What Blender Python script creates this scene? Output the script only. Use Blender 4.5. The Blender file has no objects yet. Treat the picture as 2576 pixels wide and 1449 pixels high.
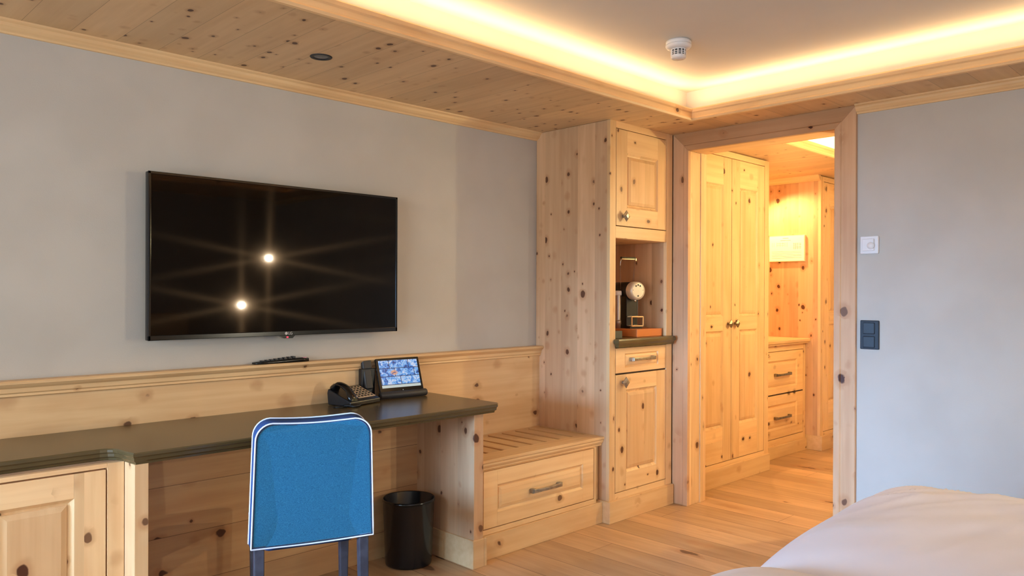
import bpy, bmesh, math, random
from mathutils import Vector, Matrix
sc = bpy.context.scene
COL = sc.collection
random.seed(7)

# ---------------------------------------------------------------- camera
FPX, YAW, PITCH, ROLL, SHIFT = 1957.86, .779952, -.00245, .0034246, 15.93
cam_d = bpy.data.cameras.new('camera'); cam = bpy.data.objects.new('camera', cam_d); COL.objects.link(cam)
Fv = Vector((math.sin(YAW)*math.cos(PITCH), math.cos(YAW)*math.cos(PITCH), math.sin(PITCH)))
Rv = Vector((math.cos(YAW), -math.sin(YAW), 0)); Uv = Rv.cross(Fv)
R2 = Rv*math.cos(ROLL)+Uv*math.sin(ROLL); U2 = Uv*math.cos(ROLL)-Rv*math.sin(ROLL)
M = Matrix(((R2.x, U2.x, -Fv.x), (R2.y, U2.y, -Fv.y), (R2.z, U2.z, -Fv.z)))
cam.matrix_world = Matrix.Translation((0, 0, 1.26)) @ M.to_4x4()
cam_d.sensor_width = 36; cam_d.lens = FPX/2576*36; cam_d.shift_y = SHIFT/2576; cam_d.clip_start = .02
sc.camera = cam
# ---------------------------------------------------------------- world, exposure
w = bpy.data.worlds.new('world'); sc.world = w; w.use_nodes = True
w.node_tree.nodes['Background'].inputs[0].default_value = (.55, .72, 1, 1)
w.node_tree.nodes['Background'].inputs[1].default_value = .35
sc.view_settings.view_transform = 'Standard'; sc.view_settings.look = 'None'
sc.view_settings.exposure = 0.0; sc.view_settings.gamma = 1; sc.view_settings.use_curve_mapping = False

def lamp(name, typ, loc, power, color, size=None, size_y=None, aim=None, spread=None, **kw):
    d = bpy.data.lights.new(name, typ); o = bpy.data.objects.new(name, d); COL.objects.link(o)
    o.location = loc; d.energy = power; d.color = color
    if typ == 'AREA':
        d.size = size
        if size_y: d.shape = 'RECTANGLE'; d.size_y = size_y
        if spread: d.spread = spread
    elif size is not None: d.shadow_soft_size = size
    if aim is not None: o.rotation_euler = (Vector(aim)-Vector(loc)).to_track_quat('-Z', 'Y').to_euler()
    for k, v in kw.items(): setattr(d, k, v)
    return o
# power (W, per colour channel) of each group of lights
GAIN = dict(beam=(6, 11.6, 20.5), left=(73, 89, 96), back=(8, 11, 18), led=(13.5, 8.8, 4.1), hled=(10, 6.8, 2.8), spot=(39, 25, 13), chest=(56, 37, 16), wall=(36, 33, 17), read=(62, 58, 45))
def G(k):
    g = GAIN[k]; mx = max(max(g), 1e-6)
    return mx, tuple(v/mx for v in g)
# daylight arriving at the windows
lamp('daylight_beam', 'AREA', (-1.97, 2.12, 1.15), *G('beam'), .8, .6, (3.99, 1.80, .10), spread=math.radians(37))
lamp('daylight_left', 'AREA', (-1.98, 1.0, 1.3), *G('left'), 2.6, 1.7, (3.6, 1.2, .25))
lamp('daylight_back', 'AREA', (.1, -1.28, 1.35), *G('back'), 1.9, 1.5, (1.2, 3.0, .5))
# LED strips in the ceiling trough (they shine upward)
def led(name, loc, lx, ly, k, tip=(0, 0)):
    d = bpy.data.lights.new(name, 'AREA'); o = bpy.data.objects.new(name, d); COL.objects.link(o)
    d.shape = 'RECTANGLE'; d.color = G(k)[1]; d.energy = G(k)[0]*max(lx, ly); d.size = lx; d.size_y = ly
    o.location = loc; o.rotation_euler = (math.pi+tip[0], tip[1], 0)
    return o
TIP = math.radians(33)
led('led_strip_front', (1.2, 2.352, 2.262), 4.9, .02, 'led', (TIP, 0))
led('led_strip_right', (3.700, .9, 2.262), .02, 2.8, 'led', (0, -TIP))
led('led_strip_left', (-1.300, .9, 2.262), .02, 2.8, 'led', (0, TIP))
led('led_strip_back', (1.2, -.552, 2.262), 4.9, .02, 'led', (-TIP, 0))

# ---------------------------------------------------------------- materials
def s2l(c):
    return tuple(((x/255)/12.92 if x/255 <= .04045 else ((x/255+.055)/1.055)**2.4) for x in c)+(1,)
def newmat(name):
    m = bpy.data.materials.new(name); m.use_nodes = True
    nt = m.node_tree; b = nt.nodes['Principled BSDF']
    return m, nt, b
def plain(name, col, rough=.5, metal=0, spec=.5, emis=None, estr=0, coat=0):
    m, nt, b = newmat(name)
    b.inputs['Base Color'].default_value = s2l(col); b.inputs['Roughness'].default_value = rough
    b.inputs['Metallic'].default_value = metal; b.inputs['Specular IOR Level'].default_value = spec
    b.inputs['Coat Weight'].default_value = coat
    if emis: b.inputs['Emission Color'].default_value = s2l(emis); b.inputs['Emission Strength'].default_value = estr
    return m
class N:
    def __init__(s, nt): s.nt = nt
    def n(s, t, **kw):
        o = s.nt.nodes.new(t)
        for k, v in kw.items(): setattr(o, k, v)
        return o
    def l(s, a, b): s.nt.links.new(a, b)
    def math(s, op, a, b=None, c=None, clamp=False):
        o = s.n('ShaderNodeMath', operation=op, use_clamp=clamp)
        for i, v in enumerate((a, b, c)):
            if v is None: continue
            if isinstance(v, (int, float)): o.inputs[i].default_value = v
            else: s.l(v, o.inputs[i])
        return o.outputs[0]
    def smooth(s, v, a, b):
        o = s.n('ShaderNodeMapRange', interpolation_type='SMOOTHSTEP')
        s.l(v, o.inputs[0])
        for i, x in ((1, a), (2, b)):
            if isinstance(x, (int, float)): o.inputs[i].default_value = x
            else: s.l(x, o.inputs[i])
        o.inputs[3].default_value = 0; o.inputs[4].default_value = 1
        return o.outputs[0]
    def mix(s, f, a, b, blend='MIX'):
        o = s.n('ShaderNodeMix', data_type='RGBA', blend_type=blend)
        if isinstance(f, (int, float)): o.inputs[0].default_value = f
        else: s.l(f, o.inputs[0])
        for i, v in ((6, a), (7, b)):
            if isinstance(v, tuple): o.inputs[i].default_value = v
            else: s.l(v, o.inputs[i])
        return o.outputs[2]
    def comb(s, x, y, z):
        o = s.n('ShaderNodeCombineXYZ')
        for i, v in enumerate((x, y, z)):
            if isinstance(v, (int, float)): o.inputs[i].default_value = v
            else: s.l(v, o.inputs[i])
        return o.outputs[0]
def wood(name, g='z', a='x', width=.11, seg=0, light=(236, 198, 148), mid=(214, 166, 116), knot=(72, 30, 14), scale=13.,
         keep=.7, kmin=.07, kmax=.23, gap=0., rough=.42, tone=.12, stretch=.75, off=0., streak=.34, bscale=1., warm=0.3):
    """knotty stone pine: g = grain axis, a = axis across the boards"""
    m, nt, b = newmat(name); k = N(nt)
    tc = k.n('ShaderNodeTexCoord'); sp = k.n('ShaderNodeSeparateXYZ'); k.l(tc.outputs['Object'], sp.inputs[0])
    ax = {'x': sp.outputs[0], 'y': sp.outputs[1], 'z': sp.outputs[2]}
    c = [q for q in 'xyz' if q not in (g, a)][0]
    G, A, B = ax[g], ax[a], ax[c]
    A0 = k.math('ADD', A, 10.0+off); ai = k.math('DIVIDE', A0, width)
    idn = k.math('FLOOR', ai)
    wn = k.n('ShaderNodeTexWhiteNoise', noise_dimensions='1D'); k.l(idn, wn.inputs['W'])
    rnd = wn.outputs['Value']
    G0 = G; tr = rnd
    if seg:      # boards end at staggered joints
        gs = k.math('DIVIDE', k.math('ADD', k.math('ADD', G, 20.), k.math('MULTIPLY', rnd, 7.3)), seg)
        w2 = k.n('ShaderNodeTexWhiteNoise', noise_dimensions='2D'); k.l(k.comb(k.math('FLOOR', gs), idn, 0.), w2.inputs['Vector']); tr = w2.outputs['Value']
    G2 = k.math('ADD', G, k.math('MULTIPLY', rnd, 5.7))
    A2 = k.math('ADD', A, k.math('MULTIPLY', rnd, .37))
    # streaks
    ns = k.n('ShaderNodeTexNoise'); ns.inputs['Scale'].default_value = 1; ns.inputs['Detail'].default_value = 4
    k.l(k.comb(k.math('MULTIPLY', G2, 1.6), k.math('MULTIPLY', A2, 42.), k.math('MULTIPLY', B, 42.)), ns.inputs['Vector'])
    nb = k.n('ShaderNodeTexNoise'); nb.inputs['Scale'].default_value = 1; nb.inputs['Detail'].default_value = 3
    nb.inputs['Distortion'].default_value = .6
    k.l(k.comb(k.math('MULTIPLY', G2, 1.8), k.math('MULTIPLY', A2, 9.), k.math('MULTIPLY', B, 9.)), nb.inputs['Vector'])
    f = k.math('ADD', k.math('MULTIPLY', k.smooth(ns.outputs[0], .3, .72), streak), k.math('MULTIPLY', k.smooth(nb.outputs[0], .38, .66), .38))
    col = k.mix(k.math('MINIMUM', f, 1.), s2l(light), s2l(mid))
    tn = k.math('ADD', 1-tone, k.math('MULTIPLY', tr, 2*tone))
    col = k.mix(1., col, k.comb(tn, tn, tn), 'MULTIPLY')
    # knots: short cylinders across the board become spots on its face
    nd = k.n('ShaderNodeTexNoise'); nd.inputs['Scale'].default_value = 22; nd.inputs['Detail'].default_value = 2
    k.l(tc.outputs['Object'], nd.inputs['Vector'])
    dv = k.n('ShaderNodeVectorMath', operation='MULTIPLY_ADD'); k.l(nd.outputs['Color'], dv.inputs[0])
    dv.inputs[1].default_value = (.22, .22, .22)
    k.l(k.comb(k.math('MULTIPLY', G2, scale*stretch), k.math('MULTIPLY', A2, scale), k.math('MULTIPLY', B, scale*.8)), dv.inputs[2])
    vo = k.n('ShaderNodeTexVoronoi'); vo.inputs['Scale'].default_value = 1; k.l(dv.outputs[0], vo.inputs['Vector'])
    cs = k.n('ShaderNodeSeparateColor'); k.l(vo.outputs['Color'], cs.inputs[0])
    on = k.math('LESS_THAN', cs.outputs[0], keep)
    rr = k.math('ADD', kmin, k.math('MULTIPLY', k.math('POWER', cs.outputs[1], 2.2), kmax-kmin))
    d = vo.outputs['Distance']
    core = k.math('MULTIPLY', on, k.math('SUBTRACT', 1., k.smooth(d, k.math('MULTIPLY', rr, .74), rr)))
    halo = k.math('MULTIPLY', on, k.math('SUBTRACT', 1., k.smooth(d, rr, k.math('MULTIPLY', rr, 2.1))))
    col = k.mix(k.math('MULTIPLY', halo, .38), col, s2l((168, 108, 62)))
    ring = k.math('MULTIPLY', core, k.math('ADD', .74, k.math('MULTIPLY', cs.outputs[2], .26)))
    col = k.mix(ring, col, s2l(knot))
    if gap:
        fr = k.math('FRACT', ai); e = k.math('MINIMUM', fr, k.math('SUBTRACT', 1., fr))
        gm = k.math('LESS_THAN', e, gap/width/2)
        if seg:
            fs = k.math('FRACT', gs); gm = k.math('MAXIMUM', gm, k.math('LESS_THAN', fs, .0025/seg))
        col = k.mix(k.math('MULTIPLY', gm, .8), col, s2l((92, 58, 34)))
    k.l(col, b.inputs['Base Color']); b.inputs['Roughness'].default_value = rough
    b.inputs['Specular IOR Level'].default_value = .35
    bp = k.n('ShaderNodeBump'); bp.inputs['Strength'].default_value = .06*bscale; bp.inputs['Distance'].default_value = .002
    k.l(ns.outputs[0], bp.inputs['Height']); k.l(bp.outputs[0], b.inputs['Normal'])
    return m
def noisy(name, c1, c2, scale, rough=.6, bump=0., detail=3, bscale=None, spec=.4, sheen=0):
    m, nt, b = newmat(name); k = N(nt)
    tc = k.n('ShaderNodeTexCoord'); ns = k.n('ShaderNodeTexNoise'); ns.inputs['Scale'].default_value = scale
    ns.inputs['Detail'].default_value = detail; k.l(tc.outputs['Object'], ns.inputs['Vector'])
    k.l(k.mix(k.smooth(ns.outputs[0], .35, .65), s2l(c1), s2l(c2)), b.inputs['Base Color'])
    b.inputs['Roughness'].default_value = rough; b.inputs['Specular IOR Level'].default_value = spec
    b.inputs['Sheen Weight'].default_value = sheen
    if bump:
        n2 = k.n('ShaderNodeTexNoise'); n2.inputs['Scale'].default_value = bscale or scale; n2.inputs['Detail'].default_value = 4
        k.l(tc.outputs['Object'], n2.inputs['Vector'])
        bp = k.n('ShaderNodeBump'); bp.inputs['Strength'].default_value = bump; bp.inputs['Distance'].default_value = .01
        k.l(n2.outputs[0], bp.inputs['Height']); k.l(bp.outputs[0], b.inputs['Normal'])
    return m

PALE = dict(light=(216, 174, 134), mid=(190, 144, 104))
W_Z = wood('pine_upright_grain', 'z', 'x', .12, off=.03)
W_ZY = wood('pine_upright_grain_side', 'z', 'y', .125, keep=.95, kmin=.08, kmax=.27, scale=15, **PALE)
W_X = wood('pine_lengthwise_grain', 'x', 'z', .19, keep=.6, kmax=.19, scale=10)
W_X2 = wood('pine_lengthwise_board', 'x', 'z', .5, keep=.75, kmax=.24, scale=10, off=.07)
W_Y = wood('pine_crosswise_grain', 'y', 'z', .5, keep=.35, scale=9)
W_PANEL = wood('pine_door_field', 'z', 'x', .3, keep=.5, kmax=.22, scale=11, mid=(202, 156, 108), light=(226, 186, 138), off=.11)
W_RAIL = wood('pine_rail', 'x', 'z', .7, keep=.5, scale=13, off=.21)
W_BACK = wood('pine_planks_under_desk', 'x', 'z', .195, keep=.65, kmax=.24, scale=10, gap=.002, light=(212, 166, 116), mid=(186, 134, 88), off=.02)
W_TRIM = wood('pine_moulding', 'x', 'z', 2., keep=.16, kmax=.2, scale=10, tone=.02, mid=(206, 158, 108))
W_TRIMY = wood('pine_moulding_crosswise', 'y', 'z', 2., keep=.16, kmax=.2, scale=10, tone=.02, mid=(206, 158, 108))
W_CEIL = wood('pine_ceiling_boards', 'y', 'x', .155, keep=.95, kmin=.09, kmax=.2, scale=14, stretch=.8, tone=.10, gap=.0012, light=(222, 188, 144), mid=(202, 164, 120), knot=(84, 44, 24))
W_CEILR = wood('pine_ceiling_boards_side', 'x', 'y', .155, keep=.95, kmin=.09, kmax=.2, scale=14, stretch=.8, tone=.14, gap=.0012, light=(222, 188, 144), mid=(202, 164, 120), knot=(84, 44, 24))
W_CASE = wood('pine_casing', 'z', 'y', .4, keep=.75, kmin=.09, kmax=.28, scale=11, light=(212, 170, 132), mid=(190, 144, 106), off=.13)
W_CASEH = wood('pine_casing_head', 'y', 'z', .6, keep=.3, kmax=.2, scale=11, light=(202, 158, 118), mid=(178, 132, 92))
W_FLOOR = wood('oiled_wood_floor', 'y', 'x', .19, seg=1.7, keep=.95, kmin=.03, kmax=.24, scale=7.5, stretch=.33, gap=.0035, rough=.36, tone=.15,
               light=(198, 158, 116), mid=(160, 120, 82), knot=(78, 46, 28), streak=.30)
W_TRAY = plain('orange_stained_wood', (205, 120, 60), .4)
PLASTER = noisy('grey_beige_plaster', (188, 181, 172), (194, 187, 178), 3, .85, .05, bscale=180)
WHITE_PL = noisy('white_ceiling_plaster', (214, 208, 200), (218, 212, 204), 2, .9)
HALL_PL = noisy('hall_plaster', (214, 200, 180), (220, 206, 186), 2, .9)
OLIVE = noisy('olive_brown_lacquer', (84, 69, 42), (91, 75, 46), 4, .26, spec=.5)
NICKEL = noisy('brushed_nickel', (150, 142, 130), (172, 164, 150), 60, .35); NICKEL.node_tree.nodes['Principled BSDF'].inputs['Metallic'].default_value = .85
BRONZE = noisy('aged_pewter', (126, 112, 92), (150, 136, 112), 60, .4); BRONZE.node_tree.nodes['Principled BSDF'].inputs['Metallic'].default_value = .8
CHROME = plain('chrome', (215, 212, 208), .12, 1)
BLACKP = plain('black_plastic', (20, 20, 22), .35)
BLACKG = plain('black_gloss_plastic', (12, 12, 13), .16)
DARKM = plain('dark_soft_plastic', (46, 44, 46), .5)
WHITEP = plain('white_plastic', (226, 222, 222), .35)
SILVERP = plain('silver_key_surround', (214, 190, 166), .5, .1)
CHARCOAL = noisy('charcoal_stained_wood', (50, 48, 56), (62, 60, 68), 30, .45)
SLOT = plain('dark_gap', (58, 34, 20), .8)
RED_E = plain('red_standby_light', (200, 30, 50), .4, emis=(255, 60, 90), estr=1.2)
LOGO = plain('grey_logo_print', (190, 180, 176), .4)

# ---------------------------------------------------------------- geometry helpers
def tagit(o, label=None, cat=None, group=None, kind=None):
    if label: o['label'] = label
    if cat: o['category'] = cat
    if group: o['group'] = group
    if kind: o['kind'] = kind
    return o
def thing(name, label, cat, loc=(0, 0, 0), rotz=0, group=None, kind=None):
    o = bpy.data.objects.new(name, None); COL.objects.link(o); o.empty_display_size = .1
    o.location = loc; o.rotation_euler = (0, 0, rotz)
    return tagit(o, label, cat, group, kind)
def wloc(p):
    v = Vector((0, 0, 0)); q = p
    while q is not None: v = v+q.location; q = q.parent
    return v
class MB:
    """collects shapes into one mesh; world=True: coordinates are given in the room and shifted under the parent"""
    def __init__(s): s.bm = bmesh.new(); s.mats = []
    def mi(s, m):
        if m not in s.mats: s.mats.append(m)
        return s.mats.index(m)
    def box(s, x0, x1, y0, y1, z0, z1, m, rot=None, piv=None):
        i = s.mi(m); vs = [s.bm.verts.new((x, y, z)) for x in (x0, x1) for y in (y0, y1) for z in (z0, z1)]
        if rot is not None:
            pv = Vector(piv if piv else ((x0+x1)/2, (y0+y1)/2, (z0+z1)/2))
            for v in vs: v.co = pv+rot @ (v.co-pv)
        for q in ((0, 1, 3, 2), (4, 6, 7, 5), (0, 4, 5, 1), (2, 3, 7, 6), (0, 2, 6, 4), (1, 5, 7, 3)):
            s.bm.faces.new([vs[j] for j in q]).material_index = i
        return s
    def loft(s, rings, m, cap=True, smooth=True, closed=True):
        i = s.mi(m); R = [[s.bm.verts.new(p) for p in r] for r in rings]; n = len(R[0])
        for a, b in zip(R, R[1:]):
            for j in range(n if closed else n-1):
                f = s.bm.faces.new((a[j], a[(j+1) % n], b[(j+1) % n], b[j])); f.material_index = i; f.smooth = smooth
        if cap and closed:
            for r in (R[0][::-1], R[-1]):
                f = s.bm.faces.new(r); f.material_index = i
        return s
    def lathe(s, prof, c, m, n=40, axis=None, cap=True, smooth=True):
        """prof = [(r, h)], turned about the vertical (or about axis) through c"""
        ax = Vector(axis or (0, 0, 1)).normalized(); q = ax.to_track_quat('Z', 'Y'); c = Vector(c)
        rings = [[tuple(c+q @ Vector((r*math.cos(2*math.pi*k/n), r*math.sin(2*math.pi*k/n), h))) for k in range(n)] for r, h in prof]
        return s.loft(rings, m, cap, smooth)
    def tube(s, pts, r, m, n=10, cap=True):
        P = [Vector(p) for p in pts]; rings = []
        rr = r if isinstance(r, (list, tuple)) else [r]*len(P)
        up = Vector((0, 0, 1)); prev = None
        for j, p in enumerate(P):
            t = (P[min(j+1, len(P)-1)]-P[max(j-1, 0)]).normalized()
            if prev is None:
                u = t.cross(up if abs(t.z) < .9 else Vector((1, 0, 0))).normalized()
            else: u = (prev-t*prev.dot(t)).normalized()
            prev = u; v = t.cross(u)
            rings.append([tuple(p+(u*math.cos(2*math.pi*k/n)+v*math.sin(2*math.pi*k/n))*rr[j]) for k in range(n)])
        return s.loft(rings, m, cap)
    def sweep(s, prof, path, m, smooth=False, cap=True):
        """prof = [(out, up)], path = [(x, y, ox, oy)]: the profile's out axis is (ox, oy), mitred by its length"""
        rings = [[(x+ox*o, y+oy*o, z) for o, z in prof] for x, y, ox, oy in path]
        return s.loft(rings, m, cap, smooth)
    def slab(s, poly, levels, m, smooth=False):
        """poly counter-clockwise [(x, y)]; levels = [(inset, z)]"""
        n = len(poly); rings = []
        for ins, z in levels:
            r = []
            for j in range(n):
                a, b, c = Vector(poly[j-1]), Vector(poly[j]), Vector(poly[(j+1) % n])
                d1 = (b-a).normalized(); d2 = (c-b).normalized()
                n1 = Vector((-d1.y, d1.x)); n2 = Vector((-d2.y, d2.x)); h = (n1+n2)
                h = h/max(.3, h.length_squared/2) if h.length > 1e-6 else n1
                r.append((b.x+h.x*ins, b.y+h.y*ins, z))
            rings.append(r)
        return s.loft(rings, m, True, smooth)
    def build(s, name, parent=None, bevel=0, world=True, label=None, kind=None, seg=2, subsurf=0):
        bmesh.ops.recalc_face_normals(s.bm, faces=s.bm.faces)
        me = bpy.data.meshes.new(name); s.bm.to_mesh(me); s.bm.free()
        for m in s.mats: me.materials.append(m)
        o = bpy.data.objects.new(name, me); COL.objects.link(o)
        if parent is not None:
            o.parent = parent
            if world: o.location = -wloc(parent)
        if bevel:
            bv = o.modifiers.new('bevel', 'BEVEL'); bv.width = bevel; bv.segments = seg; bv.limit_method = 'ANGLE'; bv.angle_limit = math.radians(40)
        if subsurf:
            q = o.modifiers.new('subsurf', 'SUBSURF'); q.levels = subsurf; q.render_levels = subsurf
        if kind: o['kind'] = kind
        if label: o['label'] = label
        return o
def S(name, mb, bevel=0, **k):
    o = mb.build(name, None, bevel, **k); o['kind'] = 'structure'; return o
def Box(name, parent, a, m, bevel=.0015, **k): return MB().box(*a, m).build(name, parent, bevel, **k)

# raised-panel front facing -y.  x0..x1, z0..z1 outer; openings = [(ox0, ox1, oz0, oz1)] bottom to top; face at y
def front(x0, x1, z0, z1, y, openings, th=.022, stile=None, rail=None, field=None, gap=True):
    stile = stile or W_Z; rail = rail or W_RAIL; field = field or W_PANEL
    x0 += .0014; x1 -= .0014; z0 += .0014; z1 -= .0014
    m = MB(); a, b = openings[0][0], openings[0][1]
    m.box(x0, a, y, y+th, z0, z1, stile); m.box(b, x1, y, y+th, z0, z1, stile)
    zz = [z0]+[v for o in openings for v in (o[2], o[3])]+[z1]
    for j in range(0, len(zz), 2): m.box(a, b, y, y+th, zz[j], zz[j+1], rail)
    for (ox0, ox1, oz0, oz1) in openings:
        w = min(ox1-ox0, oz1-oz0); k = min(1., w/.16)
        rings = []
        for ins, d in ((0, .0005), (.003*k, .003), (.010*k, .0085), (.016*k, .0105), (.017*k, .0105), (.019*k, .006), (.036*k, .0015), (.038*k, .0015)):
            rings.append([(ox0+ins, y+d, oz0+ins), (ox1-ins, y+d, oz0+ins), (ox1-ins, y+d, oz1-ins), (ox0+ins, y+d, oz1-ins)])
        i = m.mi(stile); j2 = m.mi(field)
        V = [[m.bm.verts.new(p) for p in r] for r in rings]
        for q, (r1, r2) in enumerate(zip(V, V[1:])):
            for e in range(4):
                f = m.bm.faces.new((r1[e], r1[(e+1) % 4], r2[(e+1) % 4], r2[e])); f.material_index = i if q < 4 else j2
        m.bm.faces.new(V[-1]).material_index = j2
        bk = [m.bm.verts.new((p[0], y+th-.002, p[2])) for p in rings[0]]
        m.bm.faces.new(bk[::-1]).material_index = j2
    return m
def gaps(x0, x1, z0, z1, y, w=.003):
    """dark shadow gap drawn as a recessed frame round a door leaf"""
    m = MB()
    m.box(x0-w, x1+w, y+.004, y+.006, z0-w, z0, SLOT); m.box(x0-w, x1+w, y+.004, y+.006, z1, z1+w, SLOT)
    m.box(x0-w, x0, y+.004, y+.006, z0, z1, SLOT); m.box(x1, x1+w, y+.004, y+.006, z0, z1, SLOT)
    return m
def diamond_knob(x, y, z, s, parent, mat):
    """square pyramid-headed knob standing on its corner, on a round stem; front faces -y"""
    m = MB(); m.lathe([(.009, 0), (.007, .006), (.006, .02)], (x, y, z), mat, 14, axis=(0, -1, 0))
    rings = []
    for r, d in ((s*.9, .019), (s, .022), (s*.98, .026), (s*.45, .034), (.001, .035)):
        rings.append([(x+r, y-d, z), (x, y-d, z-r), (x-r, y-d, z), (x, y-d, z+r)])
    m.loft(rings, mat, True, False)
    return m.build('knob', parent)
def bar_handle(x0, x1, y, z, parent, mat, r=.008):
    m = MB(); L = x1-x0
    m.box(x0, x0+.022, y-.024, y, z-.011, z+.011, mat); m.box(x1-.022, x1, y-.024, y, z-.011, z+.011, mat)
    rings = []
    for t in range(9):
        u = t/8; xx = x0+.006+(L-.012)*u; bulge = math.sin(math.pi*u); h = .0095-.002*bulge; d = .022+.006*bulge
        rings.append([(xx, y-d-.007, z-h), (xx, y-d-.007, z+h), (xx, y-d+.003, z+h), (xx, y-d+.003, z-h)])
    m.loft(rings, mat, True, False)
    return m.build('handle', parent, .002)

# ================================================================ the room
XL, XR, YB, YW, ZC, ZT = -2.05, 3.994, -1.35, 3.20, 2.207, 2.385
HX1, HY0 = 7.6, 1.15      # hall end and right side
HCX, HCY1, HCY0 = 4.72, 2.27, 1.45
S('floor', MB().box(XL-.1, HX1+.1, YB-.1, 3.4, -.05, 0, W_FLOOR))
S('wall_front', MB().box(XL-.1, 4.16, YW, YW+.1, 0, 2.5, PLASTER))
S('wall_back', MB().box(XL-.1, XR+.1, YB-.1, YB-.001, 0, .55, PLASTER).box(XL-.1, -.9, YB-.1, YB-.001, .55, 2.5, PLASTER)
  .box(1.1, XR+.1, YB-.1, YB-.001, .55, 2.5, PLASTER).box(-.9, 1.1, YB-.1, YB-.001, 2.12, 2.5, PLASTER))
S('wall_left', MB().box(XL-.1, XL, YB, -.4, 0, 2.5, PLASTER).box(XL-.1, XL, 2.4, YW, 0, 2.5, PLASTER)
  .box(XL-.1, XL, -.4, 2.4, 0, .35, PLASTER).box(XL-.1, XL, -.4, 2.4, 2.15, 2.5, PLASTER))
S('wall_right', MB().box(XR, 4.15, YB-.1, 1.60, 0, 2.5, PLASTER).box(XR, 4.15, 2.55, YW, 0, 2.5, W_ZY).box(XR, 4.15, 1.60, 2.55, 2.12, 2.5, PLASTER))
for nm, (a0, a1, horiz) in {'window_1': (-.4, 2.4, False), 'window_2': (-.9, 1.1, True)}.items():
    m = MB(); z0, z1 = (.35, 2.15) if not horiz else (.55, 2.12)
    def bx(u0, u1, d0, d1, q0, q1):
        if horiz: m.box(u0, u1, YB-.08+d0, YB-.08+d1, q0, q1, W_TRIM)
        else: m.box(XL-.08+d0, XL-.08+d1, u0, u1, q0, q1, W_TRIM)
    bx(a0, a1, 0, .06, z0, z0+.06); bx(a0, a1, 0, .06, z1-.06, z1); bx(a0, a0+.06, 0, .06, z0, z1); bx(a1-.06, a1, 0, .06, z0, z1)
    bx((a0+a1)/2-.04, (a0+a1)/2+.04, 0, .06, z0, z1)
    S(nm, m)
# timber soffit ring round the raised centre, with the trough wall behind its lip
CX0, CX1, CY0, CY1 = -1.28, 3.680, -.53, 2.332       # lip edge
TX0, TX1, TY0, TY1 = CX0-.09, CX1+.09, CY0-.09, CY1+.09   # trough wall
m = MB()
m.box(XL, XR, CY1, YW, ZC, ZC+.015, W_CEIL)
m.box(XL, XR, YB, CY0, ZC, ZC+.015, W_CEIL)
m.box(XL, CX0, CY0, CY1, ZC, ZC+.015, W_CEILR); m.box(CX1, XR, CY0, CY1, ZC, ZC+.015, W_CEILR)
S('ceiling', m)
m = MB()
m.box(TX0-.05, TX1+.05, TY0-.05, TY1+.05, ZT, ZT+.05, WHITE_PL)
m.box(TX0-.05, TX0, TY0-.05, TY1+.05, ZC+.016, ZT, WHITE_PL); m.box(TX1, TX1+.05, TY0-.05, TY1+.05, ZC+.016, ZT, WHITE_PL)
m.box(TX0, TX1, TY1, TY1+.05, ZC+.016, ZT, WHITE_PL); m.box(TX0, TX1, TY0-.05, TY0, ZC+.016, ZT, WHITE_PL)
S('ceiling', m)
# lip moulding (profile: out = towards the room centre)
lip = [(-.006, ZC-.002), (.006, ZC-.010), (.018, ZC-.008), (.022, ZC+.002), (.014, ZC+.010), (.012, ZC+.032), (.018, ZC+.038), (.019, ZC+.052), (.010, ZC+.060), (-.012, ZC+.060), (-.012, ZC+.016), (-.006, ZC+.012)]
lip = [(o-.012, z) for o, z in lip]
def ring_trim(name, prof, x0, x1, y0, y1, mx, my):
    for k, (pth, mt) in enumerate(((((x0, y1, 1, -1), (x1, y1, -1, -1)), mx), (((x0, y0, 1, 1), (x1, y0, -1, 1)), mx), (((x0, y0, 1, 1), (x0, y1, 1, -1)), my), (((x1, y0, -1, 1), (x1, y1, -1, -1)), my))):
        m = MB(); m.sweep(prof, pth, mt); S(name, m)
ring_trim('trim_1', lip, CX0, CX1, CY0, CY1, W_TRIM, W_TRIMY)
crown = [(0, ZC), (.046, ZC), (.044, ZC-.006), (.034, ZC-.012), (.031, ZC-.022), (.022, ZC-.032), (.012, ZC-.038), (.008, ZC-.044), (0, ZC-.045)]
S('trim_2', MB().sweep(crown, ((XL, YW, 0, -1), (3.366, YW, 0, -1)), W_TRIM))
S('trim_3', MB().sweep(crown, ((XR, 1.566, -1, 0), (XR, YB, -1, 0)), W_TRIMY))
# wainscot board and its moulded cap
S('trim_4', MB().box(XL, 3.366, 3.170, YW-.001, .70, .889, W_X2).box(2.43, 3.366, 3.170, YW-.001, .2, .70, W_X2).box(XL, 2.43, 3.17, YW-.001, 0, .70, W_X2))
cap = [(0, .886), (.034, .886), (.040, .890), (.038, .898), (.044, .903), (.046, .918), (.056, .926), (.064, .934), (.064, .941), (.060, .945), (0, .945)]
S('trim_5', MB().sweep(cap, ((XL, YW-.002, 0, -1), (3.366, YW-.002, 0, -1)), W_TRIM))
S('baseboard_right', MB().box(XR-.012, XR, YB, 1.566, 0, .075, W_TRIMY))
# door casing (flat face with a raised inner bevel) and deep lining
JX = 3.968; DH = 2.10
m = MB()
def casing_prof(sgn): return None
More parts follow.
